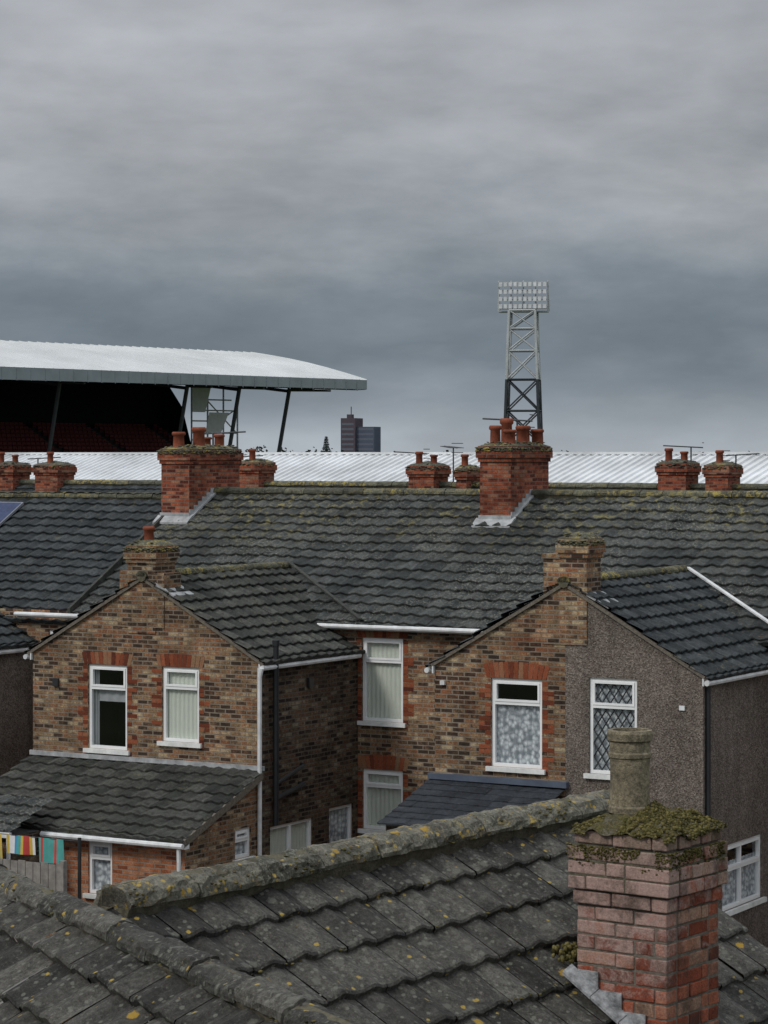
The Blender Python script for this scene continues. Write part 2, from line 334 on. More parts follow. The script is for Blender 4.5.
def window(M,a0,a1,z0,z1,parent,curtain='blind',transom=.72,sill=True,mull=False,lattice=False,name='window'):
    w0,w1=.035,.1; F=.055
    fr=MB()
    fr.mbox(M,a0,a0+F,w0,w1,z0,z1); fr.mbox(M,a1-F,a1,w0,w1,z0,z1)
    fr.mbox(M,a0+F,a1-F,w0,w1,z0,z0+F); fr.mbox(M,a0+F,a1-F,w0,w1,z1-F,z1)
    h=z1-z0; ztr=z0+h*transom
    if transom<1:
        fr.mbox(M,a0+F,a1-F,w0-.004,w1-.01,ztr-.025,ztr+.025)
        for (p,q,r_,s_) in ((a0+F,a0+F+.035,ztr+.025,z1-F),(a1-F-.035,a1-F,ztr+.025,z1-F),(a0+F+.035,a1-F-.035,ztr+.025,ztr+.06),(a0+F+.035,a1-F-.035,z1-F-.035,z1-F)):
            fr.mbox(M,p,q,w0-.015,w1-.02,r_,s_)
    if mull:
        c=(a0+a1)/2; fr.mbox(M,c-.03,c+.03,w0-.002,w1-.005,z0+F,z1-F)
    o=fr.obj(name,M_white,parent)
    g=MB(); g.face([M(a0+.02,.075,z0+.02),M(a1-.02,.075,z0+.02),M(a1-.02,.075,z1-.02),M(a0+.02,.075,z1-.02)]); g.obj('glass',M_glass,o)
    dk=MB(); 
    for q in ([(a0,.13,z0),(a0,.9,z0),(a0,.9,z1),(a0,.13,z1)],[(a1,.13,z0),(a1,.9,z0),(a1,.9,z1),(a1,.13,z1)],[(a0,.13,z0),(a1,.13,z0),(a1,.9,z0),(a0,.9,z0)],[(a0,.13,z1),(a1,.13,z1),(a1,.9,z1),(a0,.9,z1)],[(a0,.9,z0),(a1,.9,z0),(a1,.9,z1),(a0,.9,z1)]):
        dk.face([M(*p) for p in q])
    dk.obj('room',M_dark,o)
    def drape(x0,x1,zb,zt,mat,amp=.02,per=.09,w=.108):
        c=MB(); n=max(8,int((x1-x0)/per*6))
        for i in range(n):
            xa=x0+(x1-x0)*i/n; xb=x0+(x1-x0)*(i+1)/n
            fa=w+amp*math.sin(xa/per*6.283); fb=w+amp*math.sin(xb/per*6.283)
            c.face([M(xa,fa,zb),M(xb,fb,zb),M(xb,fb,zt),M(xa,fa,zt)])
        c.obj('curtain',mat,o)
    if curtain=='blind': drape(a0+.02,a1-.02,z0+.02,z1-.03,M_curt,.009,.09,.108) 
    elif curtain=='net': drape(a0+.02,a1-.02,z0+.02,z0+h*.71,M_net,.014,.11,.11)
    elif curtain=='netfull': drape(a0+.02,a1-.02,z0+.02,z1-.03,M_net,.012,.13,.108)
    elif curtain=='side': 
        drape(a0+.02,a0+.17,z0+.02,z1-.03,M_drape,.02,.06,.12); drape(a0+.17,a1-.03,z0+h*.56,z0+h*.73,M_drape,.01,.2,.12)
    if sill:
        s=MB(); s.mbox(M,a0-.07,a1+.07,-.06,.034,z0-.075,z0-.001); s.obj('window_sill',M_sill,o)
    if lattice:
        l=MB(); st=.21; r_=.011
        X0,X1,Z0,Z1=a0+F,a1-F,z0+F,z1-F
        for sgn in (1,-1):
            for k in range(-20,30):
                sl_=sgn*1.5; cc=Z0+k*st; xs=[]
                for x in (X0,X1):
                    z=cc+sl_*(x-X0)
                    if Z0<=z<=Z1: xs.append((x,z))
                for z in (Z0,Z1):
                    x=X0+(z-cc)/sl_
                    if X0<x<X1: xs.append((x,z))
                if len(xs)>=2:
                    l.tube(M(xs[0][0],.064,xs[0][1]),M(xs[1][0],.064,xs[1][1]),r_,4)
        l.obj('lead_lattice',M_black,o,uv=False)
    return o
def lintel(M,a0,a1,z1,parent,h=.22,rise=.05,jamb=None,mat=None):
    mb=MB(); n=int((a1-a0+.16)/.078); c=(a0+a1)/2; W=(a1-a0)+.16
    for i in range(n):
        xa=-W/2+W*i/n+.005; xb=-W/2+W*(i+1)/n-.005
        def P(x,z): 
            fan=1+.12*(z/h); zz=z+rise*(1-(2*x/W)**2)*(z/h) 
            return (c+x*fan,zz+z1)
        q=[P(xa,.004),P(xb,.004),P(xb,h),P(xa,h)]
        mb.hexa([M(q[0][0],-.006,q[0][1]),M(q[1][0],-.006,q[1][1]),M(q[1][0],.05,q[1][1]),M(q[0][0],.05,q[0][1]),M(q[3][0],-.006,q[3][1]),M(q[2][0],-.006,q[2][1]),M(q[2][0],.05,q[2][1]),M(q[3][0],.05,q[3][1])],random.random())
    if jamb:
        z=jamb; k=0
        while z<z1-.05:
            for sd in (-1,1):
                for cidx in range(3):
                    zz=z+cidx*.075
                    if zz>z1-.06: break
                    wd=(.22 if k%2 else .11)
                    if random.random()<.2: continue
                    e=a0-.004 if sd<0 else a1+.004
                    nb=2 if wd>.2 and cidx%2 else 1
                    for b_ in range(nb):
                        p=e+sd*(wd/nb*b_+.002); q=e+sd*(wd/nb*(b_+1)-.008)
                        mb.mbox(M,min(p,q),max(p,q),-.005,.02,zz+.004,zz+.069,random.random()*.9)
            z+=.225;k+=1
    mb.obj('brick_lintel',mat or M_unit,parent,uv=False)
def pots(P,parent,lst,mat=None,seg=14):
    mb=MB()
    for (x,y,z,r,h) in lst:
        mb.lathe((x,y,z),[(r*.95,0),(r*.9,h*.1),(r*.85,h*.75),(r*1.08,h*.8),(r*1.1,h*.92),(r*.95,h),(r*.72,h),(r*.7,h*.5),(0,h*.5)],seg,t=random.random())
    return mb.obj('chimney_pot',mat or M_pot,parent,smooth=True,uv=False)
def chimney(x0,x1,y0,y1,z0,z1,parent,mat,potl,name='chimney_stack',moss=160):
    c=MB(); c.box(x0,x1,y0,y1,z0,z1-.3)
    c.box(x0-.03,x1+.03,y0-.03,y1+.03,z1-.3,z1-.225); c.box(x0-.06,x1+.06,y0-.06,y1+.06,z1-.225,z1-.075)
    c.box(x0-.03,x1+.03,y0-.03,y1+.03,z1-.075,z1)
    o=c.obj(name,mat,parent)
    f=MB(); nx=8;ny=8
    def Z(i,j):
        e=min(i,nx-i,j,ny-j)/4; return z1+.002+.11*e**.6*(1+.3*noise.noise((i*.9+x0,j*.9,3)))
    def Pp(i,j): return (x0-.02+(x1-x0+.04)*i/nx,y0-.02+(y1-y0+.04)*j/ny,Z(i,j))
    for i in range(nx):
        for j in range(ny): f.face([Pp(i,j),Pp(i+1,j),Pp(i+1,j+1),Pp(i,j+1)])
    f.obj('flaunching',M_ridgefar,o,smooth=False,uv=False)
    mm=MB()
    for _ in range(moss):
        a=random.random()
        if a<.35: x,y,z=random.uniform(x0-.05,x1+.05),y0-.055,z1-random.uniform(.03,.1)
        elif a<.6: x,y,z=x1+.055,random.uniform(y0,y1),z1-random.uniform(.03,.1)
        else: x,y,z=random.uniform(x0,x1),random.uniform(y0,y1),z1+random.uniform(.0,.08)
        s_=random.uniform(.012,.035); mm.blob((x,y,z),s_*1.4,s_*1.3,s_*.5,random.random(),n=5)
    mm.obj('moss',M_ridgefar,o,smooth=True,uv=False)
    if potl: pots(None,o,[(x,y,z1+.03,r,h) for (x,y,r,h) in potl])
    return o
# ================================================================ HOUSE FRAME
HL=(-2.1,44,0); HR=-30
Fm=lambda v0:(lambda a,w,z:(a,v0+w,z))
Fr=lambda U:(lambda a,w,z:(U-w,a,z))
Fl=lambda U:(lambda a,w,z:(U+w,a,z))
Fb=lambda v0:(lambda a,w,z:(a,v0-w,z))
VM=3.26; RV=7.26; EZ=5.0; RZ=7.22
sl=Vector((0,-(RV-VM),-(RZ-EZ))).normalized(); slb=Vector((0,(RV-VM),-(RZ-EZ))).normalized()
SL=(Vector((0,RV-VM,RZ-EZ)).length)
def outrigger(name,u0,u1,ez,apz,matL,matR,split,side,front_ops,side_ops,roofm,y1=VM,left=None):
    e=empty(name,HL,HR); ap=(u0+u1)/2
    mf=MB(); M=Fm(0)
    wall(mf,M,u0,split,0,ez,[o for o in front_ops if o[0]<split])
    mf.face([M(u0,0,ez),M(ap,0,ez),M(ap,0,apz)])
    mf.obj('front_wall',matL,e)
    mr=MB(); wall(mr,M,split,u1,0,ez,[o for o in front_ops if o[0]>=split])
    mr.face([M(ap,0,ez),M(u1,0,ez),M(ap,0,apz)]) 
    mr.obj('front_wall',matR,e)
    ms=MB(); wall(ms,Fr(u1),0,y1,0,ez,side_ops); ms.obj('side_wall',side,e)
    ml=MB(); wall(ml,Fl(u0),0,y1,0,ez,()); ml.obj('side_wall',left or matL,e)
    hw=(u1-u0)/2; sv=Vector((hw,0,-(apz-ez))).normalized(); ln=math.hypot(hw,apz-ez)+.16
    tile_roof('roof_tiles',(ap,-.07,apz+.03),(0,1,0),sv,4.95,ln,roofm,e,sag=.03)
    tile_roof('roof_tiles',(ap,-.07,apz+.03),(0,1,0),(-sv.x,0,sv.z),4.95,ln,roofm,e,sag=.03)
    ridge('ridge_tiles',(ap,-.07,apz+.06),(ap,4.7,apz+.06),.1,M_ridgefar,e)
    vg=MB()
    for s_ in (-1,1):
        vg.hexa([(ap,-.05,apz-.03),(ap+s_*(hw+.1),-.05,ez-.03-.1*.56),(ap+s_*(hw+.1),-.004,ez-.03-.1*.56),(ap,-.004,apz-.03),(ap,-.05,apz+.03),(ap+s_*(hw+.1),-.05,ez+.03-.1*.56),(ap+s_*(hw+.1),-.004,ez+.03-.1*.56),(ap,-.004,apz+.03)])
    vg.obj('verge',M_mortar,e)
    gt=MB()
    gt.box(u1+.003,u1+.03,-.05,y1-.15,ez-.15,ez-.03)
    gt.tube((u1+.1,-.1,ez-.1),(u1+.1,y1-.1,ez-.1),.045,8)
    gt.box(u0-.03,u0-.003,-.05,y1-.15,ez-.15,ez-.03)
    gt.tube((u0-.1,-.1,ez-.1),(u0-.1,y1-.1,ez-.1),.045,8)
    gt.obj('gutter',M_trim,e)
    return e,ap
# ---- house A
W1=(-3.595,-2.754,2.84,4.32); W2=(-2.013,-1.242,3.05,4.34)
S1=(.32,1.71,.9,1.66); S2=(2.256,3.09,.9,1.75)
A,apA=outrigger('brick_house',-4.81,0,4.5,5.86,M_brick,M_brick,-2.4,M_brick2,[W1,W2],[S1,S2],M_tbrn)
window(Fm(0),*W1,A,'side'); window(Fm(0),*W2,A,'blind')
lintel(Fm(0),W1[0],W1[1],W1[3],A,h=.2,rise=.03,jamb=W1[2]-.1); lintel(Fm(0),W2[0],W2[1],W2[3],A,h=.2,rise=.03,jamb=W2[2]-.1)
window(Fr(0),*S1,A,'blind',transom=1,mull=True); window(Fr(0),*S2,A,'netfull',transom=1)
chimney(-2.72,-2.14,-.02,.58,4.9,6.42,A,M_brick,[(-2.5,.3,.1,.3)])
cs=MB(); cs.box(-2.9,-2.72,-.018,.5,5.0,5.98); cs.box(-2.14,-1.96,-.018,.5,5.0,5.95); cs.obj('chimney_shoulder',M_brick,A)
fl=MB(); fl.hexa([(-2.14,-.03,5.74),(-1.75,-.03,5.55),(-1.75,.6,5.55),(-2.14,.6,5.74),(-2.14,-.03,5.79),(-1.75,-.03,5.575),(-1.75,.6,5.575),(-2.14,.6,5.79)]); fl.obj('lead_flashing',M_lead,A)
lw=MB(); LS=(-.766,-.276,1.25,1.749); LF=(-1.937,-1.45,.75,1.62)
wall(lw,Fr(0),-2.24,-.003,0,1.75,[LS]); lw.face([(0,-2.24,1.75),(0,-.003,1.75),(0,-.003,2.62)])
lw.obj('lean_to_side_wall',M_brick,A)
lf=MB(); wall(lf,Fm(-2.24),-2.4,0,0,1.8,[LF]); wall(lf,Fm(-2.24),-4.81,-2.4,0,1.8,[]); lf.obj('lean_to_front_wall',M_orange,A)
window(Fr(0),*LS,A,'netfull',transom=.6); window(Fm(-2.24),*LF,A,'netfull',transom=.68)
s2=Vector((0,-2.24,-.82)).normalized()
tile_roof('lean_to_roof',(-4.85,-.01,2.64),(1,0,0),s2,4.95,2.58,M_tbrn,A,sag=.03)
t=MB(); t.box(-4.85,.1,-.05,-.006,2.66,2.74); t.obj('lean_to_flashing',M_lead,A)
t=MB(); t.tube((-2.72,-2.48,1.7),(.12,-2.48,1.7),.045,8); t.box(-4.85,.1,-2.41,-2.26,1.64,1.75)
t.tube((.02,-2.45,1.7),(.02,-2.4,0),.035,8)
t.tube((.06,-.1,4.4),(.06,-.1,0),.038,8); t.tube((.1,-.1,4.4),(.06,-.1,4.25),.038,8); t.obj('downpipe',M_trim,A)
vb=MB(); vb.hexa([(.02,-2.42,1.66),(.1,-2.42,1.66),(.1,-.05,2.52),(.02,-.05,2.52),(.02,-2.42,1.78),(.1,-2.42,1.78),(.1,-.05,2.64),(.02,-.05,2.64)]); vb.obj('barge_board',M_mortar,A)
t=MB(); t.tube((.1,.35,4.75),(.1,.35,1.7),.05,8); t.tube((.1,.35,2.4),(.1,1.25,2.62),.035,8); t.tube((.1,1.25,2.62),(.02,1.3,2.64),.035,8)
t.tube((.1,.35,2.15),(.1,1.25,2.3),.045,8); t.tube((.1,.35,4.75),(.1,.35,4.85),.065,8); t.tube((.1,1.25,2.3),(.0,1.25,2.3),.045,8); t.obj('soil_pipe',M_black,A)
t=MB(); t.mbox(Fm(0),-4.35,-4.23,-.04,0,3.9,4.04); t.mbox(Fr(0),1.5,1.65,-.06,0,3.95,4.12); t.obj('vent_box',M_black,A)
PW=(-4.35,-3.3,.9,1.62)
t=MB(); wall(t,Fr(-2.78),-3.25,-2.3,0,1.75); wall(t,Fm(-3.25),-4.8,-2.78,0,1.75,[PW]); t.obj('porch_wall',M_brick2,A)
window(Fm(-3.25),*PW,A,'net',transom=1,mull=True)
tile_roof('porch_roof',(-5.6,-2.2,2.26),(1,0,0),(0,-1.1,-.42),2.9,1.22,M_tmain,A)
t=MB(); t.box(-5.6,-2.7,-3.36,-3.3,1.74,1.83); t.tube((-2.74,-3.33,1.8),(-2.74,-3.33,0),.035,8); t.obj('porch_gutter',M_trim,A)
# ---- house B
W5=(4.411,5.326,3.0,4.42); W6=(6.151,6.977,2.99,4.5); S3=(.75,2.42,.85,1.88)
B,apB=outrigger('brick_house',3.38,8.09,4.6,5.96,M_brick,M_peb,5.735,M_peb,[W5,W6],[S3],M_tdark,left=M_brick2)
window(Fm(0),*W5,B,'net'); window(Fm(0),*W6,B,'netfull',transom=.7,lattice=True)
lintel(Fm(0),W5[0],W5[1],W5[3],B,jamb=W5[2]-.1)
window(Fr(8.09),*S3,B,'net',transom=.6,mull=True)
chimney(5.66,6.12,-.02,.5,5.0,6.68,B,M_brick,[],name='chimney_stack')
c=MB(); c.box(5.36,5.66,-.018,.48,5.0,6.42); c.box(5.33,5.66,-.04,.51,6.36,6.43); c.obj('chimney_shoulder',M_brick,B)
fl=MB(); fl.hexa([(6.12,-.03,5.78),(6.5,-.03,5.59),(6.5,.58,5.59),(6.12,.58,5.78),(6.12,-.03,5.83),(6.5,-.03,5.615),(6.5,.58,5.615),(6.12,.58,5.83)]); fl.obj('lead_flashing',M_lead,B)
t=MB(); t.tube((8.13,.1,4.5),(8.13,.1,0),.04,8); t.obj('downpipe',M_black,B)
t=MB(); t.mbox(Fm(0),7.7,7.79,-.03,0,4.06,4.13); t.mbox(Fm(0),3.5,3.58,-.05,0,4.27,4.34); t.obj('vent_box',M_trim,B)
for e,x0,z0,y0,x1,z1,mt in ((B,apB,5.99,4.55,8.2,5.02,M_trim),(A,apA,5.9,4.55,.15,4.98,M_tbrn)):
    t=MB(); p=Vector((x0+.1,y0+.1,z0+.04)); q=Vector((x1,3.1,z1+.06)); d=(q-p).normalized(); n=Vector((-d.y,d.x,0)).normalized()*.035
    up=Vector((0,0,.03)); t.hexa([p-n,p+n,q+n,q-n,p-n+up,p+n+up,q+n+up,q-n+up]); t.obj('valley_flashing',mt,e)
s3=Vector((0,-1.7,-.5)).normalized()
tile_roof('lean_to_roof',(3.3,-.01,2.72),(1,0,0),s3,2.45,1.8,M_slate,B,tw=.25,g=.22,amp=.006,lift=.02,seg=2)
t=MB(); wall(t,Fl(3.38),-1.6,0,0,2.2); wall(t,Fm(-1.6),3.38,5.735,0,2.2); t.face([(3.38,-1.6,2.2),(3.38,0,2.2),(3.38,0,2.68)]); t.obj('lean_to_wall',M_brick2,B)
t=MB(); t.box(3.3,5.8,-.1,-.004,2.74,2.83); t.obj('lean_to_flashing',plain('blue_grey_flashing',(.08,.1,.14),.6),B)
# ---- house A'
C,apC=outrigger('pebbledash_house',-12,-7.3,4.35,5.7,M_peb,M_peb,-9.65,M_peb,[],[],M_tdark)
# ---- main terrace
T=empty('terraced_house_row',HL,HR)
W3=(.086,.934,3.22,4.72); W4=(.1,.93,1.28,2.36); W7=(-6.95,-6.2,3.4,4.62)
t=MB(); wall(t,Fm(VM),-30,18,0,EZ,[W3,W4,W7]); wall(t,Fb(RV+4),-30,18,0,EZ); 
for x in (-30,18): t.face([(x,VM,0),(x,RV+4,0),(x,RV+4,EZ),(x,RV,RZ),(x,VM,EZ)])
t.obj('terrace_wall',M_brick,T)
for W,cu in ((W3,'blind'),(W4,'blind'),(W7,'net')): window(Fm(VM),*W,T,cu)
lintel(Fm(VM),W3[0],W3[1],W3[3],T,h=.17,rise=.02,jamb=W3[2]-.1); lintel(Fm(VM),W4[0],W4[1],W4[3],T,jamb=W4[2]-.1)
tile_roof('roof_tiles',(-6.35,RV,RZ),(1,0,0),sl,24.4,SL+.2,M_tmain,T,sag=.04)
tile_roof('roof_tiles',(-30,RV+.1,RZ-.14),(1,0,0),sl,23.6,SL+.2,M_tdark,T,sag=.04)
tile_roof('roof_tiles',(-30,RV,RZ-.03),(1,0,0),slb,48,SL+.2,M_tdark,T,seg=3)
ridge('ridge_tiles',(-6.3,RV,RZ+.05),(18,RV,RZ+.05),.11,M_ridgefar,T); ridge('ridge_tiles',(-30,RV+.1,RZ-.08),(-6.4,RV+.1,RZ-.08),.11,M_ridgefar,T)
t=MB()
for (a,b) in ((-.85,4.2),(8.1,18),(-7.6,-4.6),(-30,-11)):
    t.tube((a,VM-.22,EZ-.08),(b,VM-.22,EZ-.08),.042,8); t.box(a,b,VM-.17,VM-.14,EZ-.14,EZ-.04)
t.obj('gutter',M_trim,T)
t=MB()
a=Vector((-6.36,RV-.2,RZ-.07)); b=Vector((-6.36,VM-.15,EZ)); t.hexa([a+Vector((-.03,0,-.1)),a+Vector((.03,0,-.1)),b+Vector((.03,0,-.1)),b+Vector((-.03,0,-.1)),a+Vector((-.03,0,.06)),a+Vector((.03,0,.06)),b+Vector((.03,0,.06)),b+Vector((-.03,0,.06))]); t.obj('party_verge',M_tbrn,T)
chimney(-6.42,-5.74,6.3,8.15,5.8,8.12,T,M_red,[(-6.2,6.6,.13,.32),(-5.98,7.0,.14,.42),(-6.1,7.45,.11,.22),(-6.05,7.85,.11,.28)],moss=420)
chimney(.85,1.5,6.35,7.95,5.8,8.17,T,M_red,[(1.02,6.65,.11,.36),(1.33,6.65,.12,.28),(1.03,7.1,.12,.5),(1.34,7.15,.12,.36),(1.2,7.5,.12,.36),(1.33,7.8,.12,.3)],moss=380)
t=MB()
for x0,x1,yf in ((-6.42,-5.74,6.3),(.85,1.5,6.35)):
    zf=RZ-(RV-yf)*.555
    t.box(x0-.02,x1+.02,yf-.03,yf-.003,zf,zf+.15)
    t.hexa([(x0-.08,yf-.2,zf-.08),(x1+.08,yf-.2,zf-.08),(x1+.08,yf,zf+.05),(x0-.08,yf,zf+.05),(x0-.08,yf-.2,zf-.04),(x1+.08,yf-.2,zf-.04),(x1+.08,yf,zf+.1),(x0-.08,yf,zf+.1)])
    for k in range(6):
        ya=yf+k*.15; za=RZ-(RV-ya)*.555
        t.box(x1+.003,x1+.02,ya,ya+.148,za+.02,za+.22)
    t.hexa([(x1+.003,yf,zf+.04),(x1+.08,yf,zf+.04),(x1+.08,RV,RZ+.03),(x1+.003,RV,RZ+.03),(x1+.003,yf,zf+.09),(x1+.08,yf,zf+.085),(x1+.08,RV,RZ+.075),(x1+.003,RV,RZ+.08)])
t.obj('lead_flashing',M_lead,T)
sp=MB(); N_=Vector((1,0,0)).cross(sl); N_=N_ if N_.z>0 else -N_
def SP(x,s,h): return Vector((x,RV+.1,RZ-.14))+sl*s+N_*h
for i in range(2):
    x0=-12.6+i*1.12; 
    sp.hexa([SP(x0,.4,.08),SP(x0+1.05,.4,.08),SP(x0+1.05,1.6,.08),SP(x0,1.6,.08),SP(x0,.4,.13),SP(x0+1.05,.4,.13),SP(x0+1.05,1.6,.13),SP(x0,1.6,.13)],m=0)
    for a in range(6):
        for b in range(6):
            xx=x0+.03+a*.166; ss=.43+b*.19
            sp.face([SP(xx,ss,.134),SP(xx+.16,ss,.134),SP(xx+.16,ss+.184,.134),SP(xx,ss+.184,.134)],m=1)
sp.obj('solar_panel',[plain('aluminium_frame',(.2,.21,.24),.5,.4),plain('solar_cell',(.02,.035,.10),.5,.3)],T)
# ---- second row
T2=empty('terraced_house_row',HL,HR)
R2=23; Z2=7.16
t=MB(); t.box(-34,26,R2-4,R2+4,0,Z2-2.3); t.obj('terrace_wall',M_brick2,T2)
for s_ in (-1,1):
    tile_roof('roof_tiles',(-34,R2,Z2),(1,0,0),Vector((0,s_*4,-2.36)).normalized(),60,4.75,M_tdark,T2,seg=3)
ridge('ridge_tiles',(-34,R2,Z2+.05),(26,R2,Z2+.05),.12,M_ridgefar,T2)
for (u,zt,wd,pt) in ((-23.4,7.72,.8,2),(-21.8,7.72,.8,1),(-14.9,7.8,.65,1),(-9.5,7.72,.75,2),(-8.3,7.65,.3,1),(-2.35,7.8,.75,2),(-1.15,7.75,.6,1)):
    chimney(u-wd/2,u+wd/2,R2-.4,R2+.4,6.5,zt,T2,M_red,[(u-wd*.22+wd*.44*(i/(max(1,pt-1))) if pt>1 else u,R2-.2+.2*(i%2),.1,.26 if i%2 else .34) for i in range(pt)],moss=90)
# ---- yard things
G=MB(); G.face([(-4000,-600,0),(4000,-600,0),(4000,7000,0),(-4000,7000,0)]); G.obj('ground',plain('ground_grass',(.06,.075,.035),.95,.1,.4,.2))
def inhouse(o): o.location=HL; o.rotation_euler=(0,0,R(HR)); return o
G=MB(); G.box(-30,20,-10,VM,-.2,.006); inhouse(G.obj('yard_paving',plain('concrete_paving',(.18,.175,.165),.9,.2,.3,1.5,.4)))
G=MB(); G.box(1.6,1.82,-8,VM-.01,.006,1.4); G.box(1.57,1.85,-8,VM-.01,1.402,1.46); inhouse(G.obj('yard_wall',M_brick))
G=MB()
for i in range(33): 
    x=-6.2+i*.152; G.box(x,x+.14,-3.9,-3.88,.05,1.5+random.uniform(-.012,.012),random.random())
for z in (.4,1.3): G.box(-6.2,-1.2,-3.87,-3.82,z,z+.07)
for x in (-6.2,-4.4,-2.7,-1.3): G.box(x,x+.09,-3.87,-3.78,0,1.55)
inhouse(G.obj('wooden_fence',plain('weathered_timber',(.22,.205,.19),.9,.1,.4,7)))
LN=empty('washing_line',HL,HR)
G=MB(); G.tube((-5.2,-3.6,1.86),(-1.1,-3.6,1.84),.006,4); G.tube((-5.2,-3.6,0),(-5.2,-3.6,1.9),.03,6); G.tube((-1.1,-3.6,0),(-1.1,-3.6,1.9),.03,6); G.obj('line_and_posts',M_steel if 'M_steel' in globals() else M_black,LN,uv=False)
G=MB()
y=lambda q,k:-3.61-.02*math.sin(q*.8)-.004*k*math.sin(q*.5)
for i in range(34):
    x=-3.1+i*.05
    if i in (9,10,22,23): continue
    zt_=1.85; nk=9 if i<9 else (6 if i<22 else 8)
    for k in range(nk):
        z0=zt_-k*.05
        G.face([(x,y(i,k+1),z0-.05),(x+.05,y(i+1,k+1),z0-.05),(x+.05,y(i+1,k),z0),(x,y(i,k),z0)],m=[0,1,3,2,4,1][(i*2//3)%6] if i<22 else (4 if i%5 else 0))
G.obj('striped_washing',[plain('cloth_red',(.5,.06,.05)),plain('cloth_yellow',(.6,.42,.08)),plain('cloth_blue',(.06,.25,.45)),plain('cloth_white',(.7,.7,.7)),plain('cloth_teal',(.08,.32,.3))],LN)
# ================================================================ FOREGROUND HOUSE
NL=(1.23,14.5,0); NR=-37; NZ=6.02; TP=.65
NE=empty('tiled_roof_house',NL,NR)
cn,sn=math.cos(R(37)),math.sin(R(37))
J=Vector((-1.19,10.92,0)); c27,s27=math.cos(R(27)),math.sin(R(27))
def toworld(p): return (NL[0]+cn*p[0]+sn*p[1],NL[1]-sn*p[0]+cn*p[1])
def r2x(p):
    w=toworld(p); return c27*(w[0]-J.x)+s27*(w[1]-J.y)
kp=lambda c:r2x(c)>.1
sN=Vector((1,0,-TP)).normalized()
tile_roof('roof_tiles',(0,-8.1,NZ),(0,1,0),sN,8.1,4.6,M_tnear,NE,tw=.225,g=.27,amp=.026,lift=.034,seg=12,keep=kp,sag=.03,jit=.003,rag=.006)
tile_roof('roof_tiles',(0,-8.1,NZ),(0,1,0),(-sN.x,0,sN.z),8.1,4.6,M_tnear,NE,tw=.225,g=.27,amp=.026,lift=.034,seg=4,keep=kp)
ridge('ridge_tiles',(0,-4.0,NZ+.045),(0,.04,NZ+.045),.1,M_ridge,NE,.42,moss=160,rough=.22)
t=MB(); t.face([(-3.5,-.1,0),(3.5,-.1,0),(3.5,-.1,NZ-3.5*TP-.06),(0,-.1,NZ-.06),(-3.5,-.1,NZ-3.5*TP-.06)])
t.face([(3.5,-.1,0),(3.5,-7,0),(3.5,-7,NZ-3.5*TP-.06),(3.5,-.1,NZ-3.5*TP-.06)]); t.face([(-3.5,-.1,0),(-3.5,-3,0),(-3.5,-3,NZ-3.5*TP-.06),(-3.5,-.1,NZ-3.5*TP-.06)]); t.obj('gable_wall',M_brick,NE)
t=MB(); 
for s_ in (-1,1):
    a=Vector((0,-.02,NZ)); b=Vector((s_*3.9,-.02,NZ-3.9*TP)); t.hexa([a+Vector((0,-.07,-.09)),b+Vector((0,-.07,-.09)),b+Vector((0,.02,-.09)),a+Vector((0,.02,-.09)),a+Vector((0,-.07,.0)),b+Vector((0,-.07,.0)),b+Vector((0,.02,.0)),a+Vector((0,.02,.0))])
t.obj('verge',M_mortar,NE)
XE=empty('cross_wing',(0,0,0),0); XE.parent=NE
# cross wing stands at world J rotated 27 deg; express that in the parent house frame
XE.location=(cn*(J.x-NL[0])-sn*(J.y-NL[1]), sn*(J.x-NL[0])+cn*(J.y-NL[1]),0); XE.rotation_euler=(0,0,R(64))
s4=Vector((-1,0,-TP)).normalized()
tile_roof('roof_tiles',(0,-8.1,NZ),(0,1,0),s4,12.15,4.4,M_tnear,XE,tw=.225,g=.25,amp=.026,lift=.034,seg=12,sag=.03,jit=.003,rag=.006)
tile_roof('roof_tiles',(0,-8.1,NZ),(0,1,0),(-s4.x,0,s4.z),12.15,4.4,M_tnear,XE,tw=.225,g=.27,amp=.026,lift=.034,seg=4)
ridge('ridge_tiles',(0,-8,NZ+.015),(0,4,NZ+.015),.075,M_ridge2,XE,.42,moss=50,rough=.18)
t=MB(); t.box(-3.3,3.3,-7.9,3.9,0,3.8); t.obj('house_wall',M_brick,XE)
